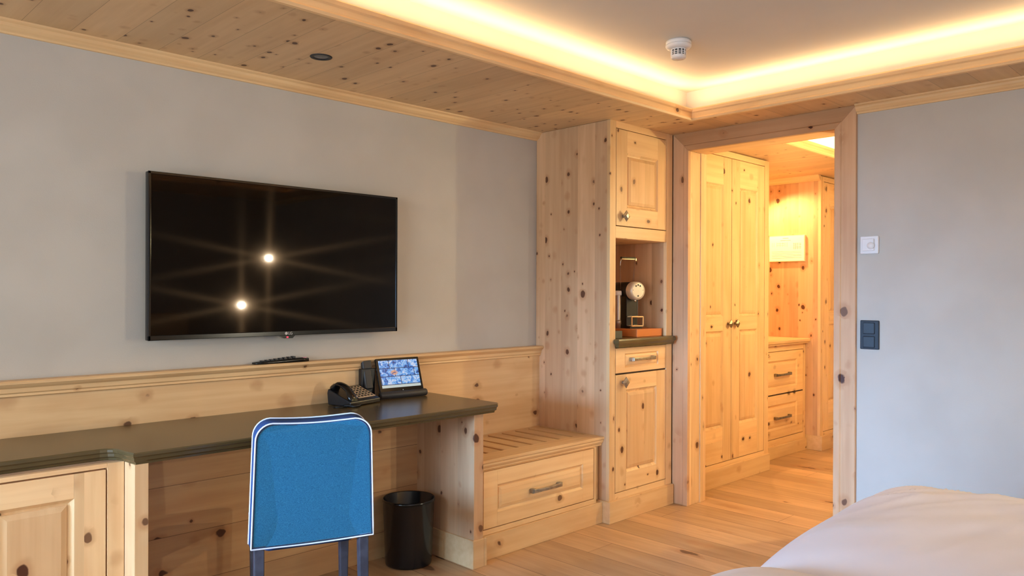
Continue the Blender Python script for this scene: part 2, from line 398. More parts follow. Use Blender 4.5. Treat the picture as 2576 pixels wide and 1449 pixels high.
# left stile, right stile, mitred head
for (ya, yb, flip) in ((2.536, 2.645, 1), (1.6725, 1.566, -1)):
    m2 = MB()
    # ya = opening edge, yb = outer edge
    t = [(ya, 0), (yb, 0)]
    m2.loft([[(JX, ya, 0), (JX-.0, ya+flip*.03, 0), (JX+.006, ya+flip*.036, 0), (JX+.006, yb, 0), (XR, yb, 0), (XR, ya, 0)],
             [(JX, ya, DH), (JX, ya+flip*.03, DH+.03), (JX+.006, ya+flip*.036, DH+.036), (JX+.006, yb, DH+.107), (XR, yb, DH+.107), (XR, ya, DH)]], W_CASE, True, False)
    S('door_1', m2, .0015)
m2 = MB()
m2.loft([[(JX, 2.536, DH), (JX, 2.566, DH+.03), (JX+.006, 2.572, DH+.036), (JX+.006, 2.645, DH+.107), (XR, 2.645, DH+.107), (XR, 2.536, DH)],
         [(JX, 1.6725, DH), (JX, 1.6425, DH+.03), (JX+.006, 1.6365, DH+.036), (JX+.006, 1.566, DH+.107), (XR, 1.566, DH+.107), (XR, 1.6725, DH)]], W_CASEH, True, False)
S('door_1', m2, .0015)
S('door_1', MB().box(XR-.004, 4.10, 2.536, 2.56, 0, DH, W_Z).box(4.10, 4.16, 2.530, 2.56, 0, DH+.01, W_Z)
  .box(XR-.004, 4.16, 1.648, 1.6725, 0, DH, W_Z).box(XR-.004, 4.155, 1.6725, 2.536, DH, DH+.02, W_TRIMY), .002)

# ================================================================ hall
S('wall_hall_right', MB().box(4.15, HX1, HY0-.1, HY0, 0, 2.5, HALL_PL))
S('wall_hall_end', MB().box(HX1, HX1+.1, HY0-.1, 3.4, 0, 2.5, HALL_PL))
S('wall_hall_back', MB().box(4.16, HX1, 3.30, 3.4, 0, 2.5, W_X))
S('wall_hall_front', MB().box(4.15, 4.162, HY0, 1.648, 0, 2.3, HALL_PL).box(4.15, 4.162, 1.648, 2.56, 2.125, 2.3, W_TRIMY))
HZ = 2.207
m = MB(); m.box(4.15, HX1, HCY1, 3.3, HZ, HZ+.015, W_CEIL); m.box(4.15, HX1, HY0, HCY0, HZ, HZ+.015, W_CEIL)
m.box(4.15, 4.55, HCY0, HCY1, HZ, HZ+.015, W_CEIL); m.box(6.9, HX1, HCY0, HCY1, HZ, HZ+.015, W_CEIL)
S('ceiling', m)
m = MB(); m.box(4.4, 7.05, HCY0-.15, HCY1+.15, 2.385, 2.43, WHITE_PL); m.box(4.41, 4.46, HCY0-.15, HCY1+.15, HZ+.016, 2.385, WHITE_PL)
m.box(6.99, 7.04, HCY0-.15, HCY1+.15, HZ+.016, 2.385, WHITE_PL); m.box(4.46, 6.99, HCY1+.09, HCY1+.14, HZ+.016, 2.385, WHITE_PL); m.box(4.46, 6.99, HCY0-.14, HCY0-.09, HZ+.016, 2.385, WHITE_PL)
S('ceiling', m)
ring_trim('trim_6', lip, 4.55, 6.9, HCY0, HCY1, W_TRIM, W_TRIMY)
S('trim_7', MB().sweep(crown, ((6.128, 3.29, -1, 0), (6.128, 2.69, -1, 0)), W_TRIMY))

led('led_strip_hall', (5.7, HCY1+.045, 2.25), 2.3, .03, 'hled')
led('led_strip_hall', (5.7, HCY0-.045, 2.25), 2.3, .03, 'hled')

def spot_fixture(name, x, y, z, gk, label, angle=120, radius=.025, aim=None):
    t = thing(name, label, 'ceiling light', (x, y, z))
    MB().lathe([(.030, -.001), (.042, -.001), (.044, -.006), (.040, -.009), (.032, -.006), (.030, .0)], (x, y, z), NICKEL, 32, cap=False).build('ring', t)
    MB().lathe([(.001, -.0015), (.030, -.0015), (.030, -.0005), (.001, -.0005)], (x, y, z), LENS, 24).build('lens', t)
    l = lamp(name+'_light', 'SPOT', (x, y, z-.02), *G(gk), radius, aim=aim or (x, y, 0))
    l.data.spot_size = math.radians(angle); l.data.spot_blend = .5
    return t
LENS = plain('warm_lit_lens', (255, 220, 170), .3, emis=(255, 214, 150), estr=12)
spot_fixture('recessed_downlight', 5.87, 3.08, HZ, 'chest', 'small recessed ceiling spot above the low hall drawer chest', 150, .02, aim=(5.4, 2.5, 0))
spot_fixture('recessed_downlight', 4.89, 1.30, HZ, 'spot', 'small recessed ceiling spot opposite the double hall wardrobe', 150, .04, aim=(4.95, 2.1, .6))
# shaded lamp on the hall's right wall, its light reaches through the doorway
t = thing('wall_lamp', 'small round glass lamp on the hall side wall facing the wardrobe', 'wall lamp', (4.93, HY0, 1.72))
MB().lathe([(.05, 0), (.05, .012), (.02, .02), (.015, .06)], (4.93, HY0, 1.72), NICKEL, 24, axis=(0, 1, 0)).build('mount', t)
GL = plain('lit_opal_glass', (255, 235, 200), .4, emis=(255, 214, 150), estr=6)
MB().lathe([(.004, -.045), (.03, -.036), (.045, 0), (.03, .036), (.004, .045)], (4.93, HY0+.105, 1.72), GL, 24).build('lamp_globe', t)
HL = lamp('wall_lamp_light', 'POINT', (4.835, HY0+.20, 1.72), *G('wall'), .025)

# ---- built-in fronts along the hall
def wardrobe(name, label, x0, x1, yf, doors, y1=3.29, plx=0):
    t = thing(name, label, 'wardrobe', ((x0+x1)/2, (yf+y1)/2, 0))
    m = MB()
    m.box(x0, x1, yf+.023, y1, .118, 2.2, W_ZY)
    Z0, Z1 = .148, 2.158
    edges = [x0]+[v for d in doors for v in d[:2]]+[x1]
    m.box(edges[0], edges[1]-.003, yf, yf+.023, .118, 2.2, W_Z); m.box(edges[-2]+.003, x1, yf, yf+.023, .118, 2.2, W_Z)
    m.box(edges[1]-.003, edges[-2]+.003, yf, yf+.023, .118, Z0-.003, W_RAIL); m.box(edges[1]-.003, edges[-2]+.003, yf, yf+.023, Z1+.003, 2.2, W_RAIL)
    m.build('body', t, .001)
    MB().box(x0, x1+plx, yf-.016, y1, 0, .118, W_X2).build('plinth', t, .002)
    for d in doors:
        a, b, o0, o1, kx = d
        dr = front(a+.0012, b-.0012, Z0, Z1, yf, [(o0, o1, .378, 1.012), (o0, o1, 1.105, 1.972)]).build('door', t, .001)
        if kx: diamond_knob(kx, yf, 1.057, .028, dr, BRONZE)
    return t
wardrobe('hall_wardrobe', 'tall pine double wardrobe with two diamond knobs just inside the doorway', 4.162, 5.215, 2.665,
         [(4.245, 4.698, 4.345, 4.592, 4.655), (4.698, 5.152, 4.806, 5.052, 4.742)])
wardrobe('hall_wardrobe', 'far pine wardrobe at the end of the hall beyond the drawer chest', 6.132, 7.30, 2.69,
         [(6.19, 6.72, 6.29, 6.60, 6.68), (6.72, 7.24, 6.83, 7.14, 6.76)])
t = thing('drawer_chest', 'low pine chest of two drawers with light top in the hall recess', 'chest of drawers', (5.67, 3.05, 0))
Y = 2.81
m = MB(); m.box(5.218, 6.128, Y+.022, 3.29, .093, .862, W_ZY); m.box(5.218, 5.297, Y, Y+.022, .093, .862, W_Z); m.box(6.088, 6.128, Y, Y+.022, .093, .862, W_Z)
m.box(5.297, 6.088, Y, Y+.022, .093, .143, W_RAIL); m.box(5.297, 6.088, Y, Y+.022, .815, .862, W_RAIL)
m.box(5.297, 6.088, Y+.004, Y+.022, .478, .486, SLOT)
m.build('body', t, .001)
MB().box(5.218, 6.128, Y-.014, 3.29, 0, .093, W_X2).build('plinth', t, .002)
MB().slab([(5.218, 2.77), (6.128, 2.77), (6.128, 3.29), (5.218, 3.29)], [(.012, .862), (.010, .870), (0, .878), (0, .894), (.003, .899)], W_TRIM).build('top', t)
for z0, z1, o0, o1, hz in ((.147, .478, .215, .405, .305), (.486, .812, .53, .742, .635)):
    d = front(5.30, 6.085, z0, z1, Y, [(5.41, 5.98, o0, o1)], stile=W_RAIL, field=W_RAIL).build('drawer', t, .001)
    bar_handle(5.59, 5.84, Y, hz, d, BRONZE)
# framed notice on the end panel of the recess
t = thing('framed_notice', 'small white framed notice with faint plan drawing on hall panelling', 'notice', (6.118, 2.965, 1.627))
MB().box(6.112, 6.131, 2.813, 3.12, 1.52, 1.735, plain('pale_frame', (236, 214, 176), .4)).build('frame', t, .002)
Box('sheet', t, (6.1105, 6.1125, 2.819, 3.114, 1.526, 1.729), plain('white_paper', (246, 242, 232), .5), 0)
INK = plain('grey_ink', (158, 154, 146), .6); INKR = plain('red_ink', (190, 130, 116), .6)
m = MB(); X = 6.1098; Xb = 6.1106
def ln(y0, y1, z0, z1, mt=INK): m.box(X, Xb, y0, y1, z0, z1, mt)
ln(2.95, 3.0, 1.712, 1.716); ln(2.93, 3.02, 1.694, 1.697)
for yy in (3.09, 3.075, 3.05, 3.02, 3.0, 2.985, 2.972, 2.96): ln(yy, yy+.0015, 1.645, 1.68)
for zz in (1.672, 1.656): ln(2.985, 3.05, zz, zz+.0015)
for zz in (1.668, 1.655, 1.640, 1.63): ln(2.84, 2.91, zz, zz+.0015, INKR)
for yy in (2.85, 2.872, 2.888, 2.902): ln(yy, yy+.0015, 1.62, 1.672, INKR)
for zz in (1.604, 1.592, 1.578, 1.566, 1.552): ln(2.84, 3.095, zz, zz+.0013)
m.build('printed_plan', t)

# ================================================================ tall cabinet
t = thing('tall_cabinet', 'floor to ceiling pine cabinet with open coffee niche beside the doorway', 'cabinet', (3.667, 2.92, 0))
Y = 2.645; X0, X1 = 3.366, 3.966
m = MB()
m.box(X0, X0+.02, Y+.02, YW-.002, .118, ZC-.001, W_ZY)
m.box(X0, 3.418, Y, Y+.022, .118, ZC, W_Z); m.box(3.908, X1, Y, Y+.022, .118, ZC, W_Z)
m.box(3.418, 3.908, Y, Y+.022, 2.170, ZC, W_RAIL); m.box(3.418, 3.908, Y, Y+.022, 1.562, 1.628, W_RAIL); m.box(3.418, 3.908, Y, Y+.022, .118, .152, W_RAIL)
m.box(3.418, 3.908, Y+.006, Y+.022, .806, .813, SLOT)
m.box(3.395, 3.416, Y+.022, 3.12, 1.0, 1.56, W_ZY); m.box(3.907, X1, Y+.022, 3.12, 1.0, 1.56, W_ZY)
m.box(3.386, X1, 3.10, 3.12, 1.0, 1.56, W_RAIL)
m.box(3.386, X1, Y+.022, 3.12, 1.560, 1.58, W_RAIL); m.box(3.386, X1, Y+.026, 3.12, .97, .985, W_RAIL)
m.build('body', t, .0012)
MB().box(X0-.014, X1+.0, 2.628, 3.1, 0, .118, W_X2).build('plinth', t, .002)
poly = [(3.400, 2.606), (3.950, 2.606), (3.950, 2.643), (3.906, 2.646), (3.906, 3.10), (3.417, 3.10), (3.417, 2.646), (3.400, 2.643)]
MB().slab(poly, [(.010, .958), (.008, .972), (.004, .976), (0, .984), (0, .996), (.003, 1.004), (.008, 1.006)], OLIVE).build('counter', t)
d = front(3.421, 3.905, 1.631, 2.167, Y, [(3.520, 3.817, 1.735, 2.040)]).build('door', t, .001, label='upper panelled pine door'); diamond_knob(3.484, Y, 1.686, .031, d, NICKEL)
d = front(3.421, 3.905, .813, .954, Y, [(3.505, 3.826, .842, .920)], stile=W_RAIL, field=W_RAIL).build('drawer', t, .001); bar_handle(3.549, 3.772, Y, .886, d, NICKEL)
d = front(3.421, 3.905, .155, .806, Y, [(3.519, 3.810, .256, .718)]).build('door', t, .001, label='lower panelled pine door'); diamond_knob(3.487, Y, .762, .031, d, NICKEL)

# ================================================================ luggage bench
t = thing('luggage_bench', 'low pine luggage bench with slatted top and one wide drawer', 'bench', (2.89, 2.93, 0))
Y = 2.69
m = MB(); m.box(2.427, 3.310, Y+.022, 3.165, .115, .418, W_ZY); m.box(2.427, 2.474, Y, Y+.022, .115, .418, W_Z); m.box(3.293, 3.311, Y, Y+.022, .115, .418, W_Z)
m.box(2.474, 3.293, Y, Y+.022, .115, .138, W_RAIL); m.box(2.474, 3.293, Y, Y+.022, .417, .418, W_RAIL); m.box(3.311, 3.364, 2.72, 2.74, .119, .418, W_Z)
m.build('body', t, .001)
MB().box(2.427, 3.351, 2.678, 3.16, 0, .114, W_X2).build('plinth', t, .002)
m = MB(); x0, x1 = 2.427, 3.365; y0, y1 = 2.70, 3.169
sl = [2.608+.1063*i for i in range(8)]; sw = .024; za, zb = .455, .4705
m.box(x0, x1, y0, y1, .43, za, W_Y); m.box(x0, x1, y0, 2.797, za, zb, W_TRIM); m.box(x0, x1, 3.145, y1, za, zb, W_TRIM)
ed = [x0]+[v for s_ in sl for v in (s_-sw+.002, s_+.002)]+[x1]
for j in range(0, len(ed), 2): m.box(ed[j], min(ed[j+1], x1), 2.797, 3.145, za, zb, W_Y)
prof = [(0, .4705), (.018, .4705), (.023, .467), (.023, .458), (.016, .451), (.016, .443), (.011, .436), (.004, .428), (.004, .421), (0, .418)]
m.sweep(prof, ((x0, 2.70, 0, -1), (3.365, 2.70, 0, -1)), W_TRIM)
m.build('slatted_top', t)
d = front(2.477, 3.290, .141, .415, Y, [(2.568, 3.200, .210, .342)], stile=W_RAIL, field=W_RAIL).build('drawer', t, .001); bar_handle(2.79, 3.01, Y, .272, d, NICKEL)

# ================================================================ desk
t = thing('desk', 'long built-in desk with dark olive worktop and pine end panel', 'desk', (1.4, 2.9, 0))
arc = [(.800, 2.742), (.828, 2.741), (.848, 2.735), (.861, 2.722), (.868, 2.702), (.871, 2.675), (.873, 2.645), (.882, 2.596)]
poly = [(-.10, 2.742)]+arc+[(2.478, 2.596), (2.514, 2.632), (2.514, 3.169), (-.10, 3.169)]
MB().slab(poly, [(.016, .705), (.014, .712), (.006, .718), (.005, .728), (0, .733), (0, .741), (.004, .745)], OLIVE).build('worktop', t, label='dark olive worktop')
MB().box(2.368, 2.426, 2.636, 3.168, 0, .705, W_ZY).build('end_panel', t, .002)
MB().box(2.357, 2.426, 2.628, 2.84, 0, .13, W_X2).box(2.426, 2.444, 2.628, 2.6775, 0, .13, W_X2).box(2.357, 2.368, 2.84, 3.054, 0, .13, W_Y).build('plinth', t, .003)
MB().box(.891, .935, 2.612, 3.168, 0, .705, W_Z).build('side_panel', t, .002)
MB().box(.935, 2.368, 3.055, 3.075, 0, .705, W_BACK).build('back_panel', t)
# cabinet under the desk's left part
t = thing('desk_cabinet', 'pine cabinet with panelled doors under the left end of the desk', 'cabinet', (.42, 2.9, 0))
Y = 2.70; m = MB()
m.box(-.06, .889, Y+.022, 3.168, .10, .704, W_ZY); m.box(.838, .889, Y, Y+.022, .1, .704, W_Z); m.box(.385, .432, Y, Y+.022, .1, .704, W_Z); m.box(-.06, -.02, Y, Y+.022, .1, .704, W_Z)
m.box(-.02, .385, Y, Y+.022, .69, .704, W_RAIL); m.box(.432, .838, Y, Y+.022, .69, .704, W_RAIL); m.box(-.02, .838, Y, Y+.022, .1, .15, W_RAIL)
m.build('body', t, .001)
MB().box(-.06, .889, Y-.014, 3.16, 0, .10, W_X2).build('plinth', t, .002)
d = front(.435, .835, .153, .686, Y, [(.525, .741, .25, .608)]).build('door', t, .001)
d = front(-.017, .382, .153, .686, Y, [(.075, .29, .25, .608)]).build('door', t, .001)
diamond_knob(.05, Y, .63, .028, d, NICKEL)

# ================================================================ television
t = thing('television', 'large black flat television mounted on the grey wall', 'television', (1.697, 3.16, 1.40))
x0, x1, z0, z1, yf = 1.109, 2.286, 1.068, 1.724, 3.11
m = MB(); m.box(x0, x1, yf+.004, yf+.032, z0, z1, BLACKG); m.box(x0+.1, x1-.1, yf+.03, yf+.055, z0+.05, z1-.12, BLACKP)
m.build('housing', t, .004)
m = MB(); b_ = .011
m.box(x0, x1, yf, yf+.006, z1-b_, z1, BLACKG); m.box(x0, x1, yf, yf+.006, z0, z0+.020, BLACKG); m.box(x0, x0+b_, yf, yf+.006, z0, z1, BLACKG); m.box(x1-b_, x1, yf, yf+.006, z0, z1, BLACKG)
m.build('bezel', t, .002)
SCR, nt, bb = newmat('dark_glossy_screen'); k = N(nt); bb.inputs['Base Color'].default_value = s2l((9, 6, 5)); bb.inputs['Roughness'].default_value = .03; bb.inputs['Specular IOR Level'].default_value = .2
# fine pixel structure of the panel scatters reflections along a few directions
tg = k.n('ShaderNodeTangent', direction_type='UV_MAP'); tg.uv_map = 'UVMap'
out = nt.nodes['Material Output']; prev = bb.outputs[0]
for rot_, an, ro, cl in ((0, .78, .13, .0009), (.285, .8, .14, .0008), (.215, .8, .14, .0008), (0, 0, .09, .003)):
    g_ = k.n('ShaderNodeBsdfAnisotropic'); g_.inputs['Anisotropy'].default_value = an; g_.inputs['Rotation'].default_value = rot_; g_.inputs['Roughness'].default_value = ro
    g_.inputs['Color'].default_value = (cl, cl*.66, cl*.42, 1); k.l(tg.outputs[0], g_.inputs['Tangent'])
    ad = k.n('ShaderNodeAddShader'); k.l(prev, ad.inputs[0]); k.l(g_.outputs[0], ad.inputs[1]); prev = ad.outputs[0]
k.l(prev, out.inputs[0])
so = Box('screen', t, (x0+b_, x1-b_, yf+.002, yf+.005, z0+.02, z1-b_), SCR, 0)
uv = so.data.uv_layers.new(name='UVMap')
for lp in so.data.loops:
    co = so.data.vertices[lp.vertex_index].co; uv.data[lp.index].uv = (co.x, co.z)
m = MB(); m.loft([[(1.655, yf+.001, z0+.002), (1.735, yf+.001, z0+.002), (1.722, yf+.001, z0-.012), (1.680, yf+.001, z0-.012)], [(1.655, yf+.02, z0+.002), (1.735, yf+.02, z0+.002), (1.722, yf+.02, z0-.012), (1.680, yf+.02, z0-.012)]], BLACKG, True, False)
m.build('sensor_tab', t)
MB().box(1.692, 1.700, yf-.001, yf+.003, z0-.010, z0-.004, RED_E).build('standby_light', t)
def text(body, size, loc, mat, parent, name, rot=(math.pi/2, 0, 0), world=True):
    c = bpy.data.curves.new(name, 'FONT'); c.body = body; c.size = size; c.extrude = .0004; c.align_x = 'LEFT'
    o = bpy.data.objects.new(name, c); COL.objects.link(o)
    me = bpy.data.meshes.new_from_object(o.evaluated_get(bpy.context.evaluated_depsgraph_get())); bpy.data.objects.remove(o)
    me.materials.clear(); me.materials.append(mat); me.name = name
    q = bpy.data.objects.new(name, me); COL.objects.link(q); q.parent = parent
    q.location = Vector(loc)-(wloc(parent) if world else Vector((0, 0, 0))); q.rotation_euler = rot
    return q
m = MB(); m.lathe([(.0065, 0), (.0065, .001)], (1.690, yf-.0002, z0+.010), LOGO, 20, axis=(0, -1, 0)); m.build('logo', t)
text('LG', .017, (1.699, yf-.0008, z0+.004), LOGO, t, 'logo_lettering')
MB().box(1.55, 1.85, yf+.055, YW-.001, 1.25, 1.55, BLACKP).build('wall_bracket', t)
# remote on the wainscot cap
t = thing('remote_control', 'slim black remote control lying on the wainscot ledge under the television', 'remote control', (1.697, 3.163, .945))
m = MB(); rings = []
for q in range(9):
    u = q/8; x = 1.568+.256*u; hh = .010+.010*u; wv = .040+.006*math.sin(u*3); yy = 3.166
    if q in (0, 8): hh *= .8; wv *= .85
    rings.append([(x, yy-wv/2, .947), (x, yy-wv/2+.003, .9455), (x, yy+wv/2-.003, .9455), (x, yy+wv/2, .947), (x, yy+wv/2, .9455+hh*.8), (x, yy+wv/2-.006, .9455+hh), (x, yy-wv/2+.006, .9455+hh), (x, yy-wv/2, .9455+hh*.8)])
m.loft(rings, BLACKG, True, True); m.build('body', t)
for i in range(8):
    for j in range(2): MB().box(1.60+i*.021, 1.613+i*.021, 3.154+j*.014, 3.163+j*.014, .955+i*.0012, .960+i*.0016, DARKM).build('button', t)
MB().box(1.795, 1.812, 3.150, 3.16, .958, .9655, plain('pink_button', (220, 150, 160), .3)).build('button', t, label='pale pink button')

# ================================================================ telephone
th = math.radians(14)
t = thing('desk_phone', 'black corded desk phone with silver keypad on the olive desktop', 'telephone', (1.925, 2.965, .745), th)
def L(mb, name, **k): return mb.build(name, t, world=False, **k)
# local: x across .20, y back .135, sloped
m = MB(); W_, D_ = .20, .138
m.loft([[(0, 0, .002), (0, D_, .002), (0, D_+.006, .055), (0, D_, .074), (0, .02, .030), (0, 0, .022)], [(W_, 0, .002), (W_, D_, .002), (W_, D_+.006, .055), (W_, D_, .074), (W_, .02, .030), (W_, 0, .022)]], BLACKP, True, False)
L(m, 'base', bevel=.004)
m = MB(); prof = []
for q in range(13):
    u = q/12; y = .006+u*(D_-.006); zc = .036+u*.050+.024*math.sin(math.pi*u); hw = .021 if .22 < u < .78 else .026; hh = .011 if .22 < u < .78 else .019; 
    if q in (0, 12): hw *= .8; hh *= .7
    prof.append([(.032+hw*math.cos(a*math.pi/5), y, zc-(.010 if (u < .22 or u > .78) else -.004)+hh*math.sin(a*math.pi/5)) for a in range(10)])
m.loft(prof, BLACKG, True, True); L(m, 'handset')
sl_ = (.074-.030)/(D_-.02); zz = lambda y: .030+(y-.02)*sl_
m = MB(); rot = Matrix.Rotation(math.atan(sl_), 3, 'X')
kp = [(.078, .022), (.190, .022), (.190, .125), (.078, .125)]
m.loft([[(x, y, zz(y)+.0005) for x, y in kp], [(x, y, zz(y)+.0025) for x, y in kp]], SILVERP, True, False); L(m, 'keypad_plate')
for i in range(5):
    for j in range(6):
        m = MB(); x = .083+i*.0215; y = .027+j*.0165
        m.loft([[(x+a, y+b_, zz(y+b_)+.002) for a, b_ in ((0, 0), (.012, 0), (.012, .0075), (0, .0075))], [(x+a, y+b_, zz(y+b_)+.0065) for a, b_ in ((.0015, .001), (.0105, .001), (.0105, .0065), (.0015, .0065))]], BLACKP, True, False); L(m, 'key')
m = MB(); pts = []
cpath = [(.05, -.012, .006), (.02, -.022, .006), (-.005, -.02, .006), (-.015, .0, .010), (-.012, .03, .006)]
for q in range(261):
    u = q/260*(len(cpath)-1.001); i = int(u); f = u-i; p = Vector(cpath[i]).lerp(Vector(cpath[i+1]), f)
    a = q*.9; pts.append((p.x+.0035*math.cos(a)*.4, p.y+.004*math.cos(a), p.z+.001+.005*math.sin(a)))
m.tube(pts, .0013, BLACKP, 5); m.tube([(-.012, .03, .005), (-.03, .06, .004), (-.055, .05, .004), (-.05, .03, .004), (-.01, .012, .004)], .003, BLACKP, 6)
L(m, 'coiled_cord')

# ================================================================ touchscreen phone / tablet on stand
th = math.radians(-5)
t = thing('tablet_on_stand', 'black tablet on a bar stand showing blue picture tiles, with side handset', 'tablet', (2.165, 3.075, .745), th)
tilt = Matrix.Rotation(math.radians(-19), 3, 'X')
m = MB(); m.box(0, .247, .000, .010, .022, .202, BLACKG, tilt, (0, 0, .02)); L(m, 'tablet_body', bevel=.004)
# picture on the screen
TS, nt, bb = newmat('picture_tile_screen'); k = N(nt); tc = k.n('ShaderNodeTexCoord'); sp = k.n('ShaderNodeSeparateXYZ'); k.l(tc.outputs['Generated'], sp.inputs[0])
u_, v_ = sp.outputs[0], sp.outputs[2]
ns = k.n('ShaderNodeTexNoise'); ns.inputs['Scale'].default_value = 55; ns.inputs['Detail'].default_value = 3; ns.inputs['Distortion'].default_value = 1.2; k.l(tc.outputs['Object'], ns.inputs['Vector'])
vv = k.math('MULTIPLY', k.math('SUBTRACT', v_, .1), 3.34); uu = k.math('MULTIPLY', u_, 4.)
row = k.math('FLOOR', vv); uu2 = k.math('ADD', uu, k.math('MULTIPLY', row, .5))
wn = k.n('ShaderNodeTexWhiteNoise', noise_dimensions='2D'); k.l(k.comb(k.math('FLOOR', k.math('MULTIPLY', uu2, .5)), row, 0.), wn.inputs['Vector'])
cr = k.n('ShaderNodeValToRGB'); k.l(k.math('ADD', ns.outputs[0], k.math('MULTIPLY', k.math('SUBTRACT', wn.outputs['Value'], .5), .14)), cr.inputs[0])
e = cr.color_ramp.elements; e[0].position = .32; e[0].color = s2l((40, 60, 120)); e[1].position = .68; e[1].color = s2l((215, 225, 250))
for p_, c_ in ((.44, (70, 130, 220)), (.54, (120, 185, 245))):
    q = cr.color_ramp.elements.new(p_); q.color = s2l(c_)
fu = k.math('FRACT', k.math('MULTIPLY', uu2, .5)); fv = k.math('FRACT', vv)
gr = k.math('MAXIMUM', k.math('LESS_THAN', fu, .03), k.math('LESS_THAN', fv, .07))
colr = k.mix(gr, cr.outputs[0], s2l((30, 36, 80)))
dist = k.n('ShaderNodeVectorMath', operation='DISTANCE'); k.l(k.comb(u_, v_, 0.), dist.inputs[0]); dist.inputs[1].default_value = (.36, .55, 0)
colr = k.mix(k.math('MULTIPLY', k.smooth(dist.outputs['Value'], .12, .05), k.smooth(ns.outputs[0], .40, .5)), colr, s2l((225, 165, 130)))
colr = k.mix(k.math('LESS_THAN', v_, .1), colr, s2l((205, 215, 210)))
k.l(colr, bb.inputs['Emission Color']); bb.inputs['Emission Strength'].default_value = .85; bb.inputs['Base Color'].default_value = (.01, .01, .02, 1); bb.inputs['Roughness'].default_value = .15
m = MB(); m.box(.015, .233, -.0012, 0.0005, .054, .190, TS, tilt, (0, 0, .02)); L(m, 'screen')
m = MB(); m.lathe([(.0025, 0), (.0025, .0008)], (0, 0, 0), LOGO, 12, axis=(0, -1, 0))
bmesh.ops.transform(m.bm, matrix=Matrix.Translation((.125, .003, .040)), verts=m.bm.verts); m.bm.verts.ensure_lookup_table()
L(m, 'logo_dot')
m = MB()
m.lathe([(.004, 0), (.016, .002), (.018, .006), (.018, .258), (.016, .262), (.004, .264)], (-.004, .004, .019), DARKM, 20, axis=(1, 0, 0))
m.box(.0, .252, .0, .07, .001, .010, DARKM); L(m, 'stand_bar')
m = MB(); m.box(-.064, -.022, .020, .048, .055, .196, DARKM, Matrix.Rotation(math.radians(-16), 3, 'X') @ Matrix.Rotation(math.radians(0), 3, 'Y'), (-.04, .02, .03))
m.box(-.068, -.018, .014, .040, .150, .198, DARKM, Matrix.Rotation(math.radians(-16), 3, 'X'), (-.04, .02, .03))
L(m, 'side_handset', bevel=.008, seg=3)
m = MB(); m.box(-.075, -.002, .052, .082, .001, .148, BLACKP); L(m, 'handset_cradle', bevel=.003)

# ================================================================ coffee corner
t = Box('tray', None, (3.640, 3.888, 2.662, 2.90, 1.0065, 1.050), W_TRAY, .002)
tagit(t, 'low orange-brown wooden box tray carrying the coffee machine', 'tray')
t = thing('coffee_machine', 'black coffee machine with round silver face and raised lever in the niche', 'coffee machine', (3.752, 2.79, 1.050), math.radians(-16))
fz = .222; m = MB()
# local axes: front faces -y
m.lathe([(.040, .015), (.052, .018), (.054, .05), (.054, .062)], (0, -.085, fz), plain('silver_face', (226, 214, 196), .35, .35), 40, axis=(0, 1, 0), cap=False)
m.lathe([(.001, .014), (.040, .015)], (0, -.085, fz), plain('cream_face', (236, 226, 204), .4, .1), 40, axis=(0, 1, 0), cap=False)
L(m, 'round_face')
MB_ = MB(); MB_.lathe([(.052, 0), (.052, .16), (.044, .172), (.001, .174)], (0, -.024, fz), BLACKP, 40, axis=(0, 1, 0)); L(MB_, 'head')
for a, rr in ((118, .032), (90, .034), (62, .032), (270, .030)):
    m = MB(); m.lathe([(.0055, 0), (.0055, .0015)], (rr*math.cos(math.radians(a)), -.0695, fz+rr*math.sin(math.radians(a))), DARKM, 14, axis=(0, -1, 0)); L(m, 'button')
for s_ in (-1, 1): m = MB(); m.lathe([(.002, 0), (.002, .0012)], (s_*.036, -.0695, fz+.004), DARKM, 8, axis=(0, -1, 0)); L(m, 'screw')
m = MB(); m.box(-.040, .040, -.012, .10, .004, .20, BLACKP); m.box(-.043, .047, -.05, .11, 0, .014, BLACKP); m.box(.0405, .0435, -.014, -.006, .06, .18, CHROME); L(m, 'body', bevel=.004)
m = MB()
for z in (.012, .066):
    for (a0, a1, b0, b1) in ((-.042, .044, -.066, -.061), (-.042, .044, -.022, -.018), (-.042, -.038, -.066, -.018), (.040, .044, -.066, -.018)): m.box(a0, a1, b0, b1, z, z+.007, CHROME)
for x in (-.040, .041): m.box(x-.004, x+.004, -.066, -.060, .012, .07, CHROME)
for q in range(7): m.box(-.036+q*.012, -.033+q*.012, -.062, -.02, .067, .071, CHROME)
L(m, 'cup_stand', bevel=.001)
m = MB(); m.lathe([(.008, 0), (.008, .012)], (0, -.04, fz-.064), CHROME, 12); L(m, 'spout')
m = MB()
ROD = plain('bronze_tinted_rod', (120, 90, 72), .2)
m.tube([(-.052, .03, .23), (-.055, .03, .37)], .0014, ROD, 8); m.tube([(-.055, .03, .37), (-.054, .03, .395), (-.048, .028, .412)], .0028, CHROME, 8); m.tube([(.040, .03, .25), (.046, .03, .34), (.052, .03, .405)], .0014, ROD, 8)
m.box(-.050, .054, .022, .038, .412, .424, BLACKG); m.box(-.050, .054, .020, .036, .408, .414, CHROME); m.box(.047, .056, .016, .04, .402, .416, CHROME)
L(m, 'lever', bevel=.001)
t = thing('canister', 'tall silvery canister with bright white rim left of the coffee machine', 'canister', (3.682, 2.83, 1.050))
cx, cy, cz = 3.680, 2.832, 1.050
m = MB(); m.lathe([(.018, 0), (.018, .022), (.021, .026), (.021, .045), (.018, .05)], (cx, cy, cz), plain('pinkish_steel', (150, 130, 118), .4, .6), 32); m.build('base', t)
m = MB(); m.lathe([(.018, .05), (.020, .165), (.021, .195)], (cx, cy, cz), plain('brushed_steel_wall', (176, 160, 148), .35, .7), 32, cap=False); m.build('wall', t)
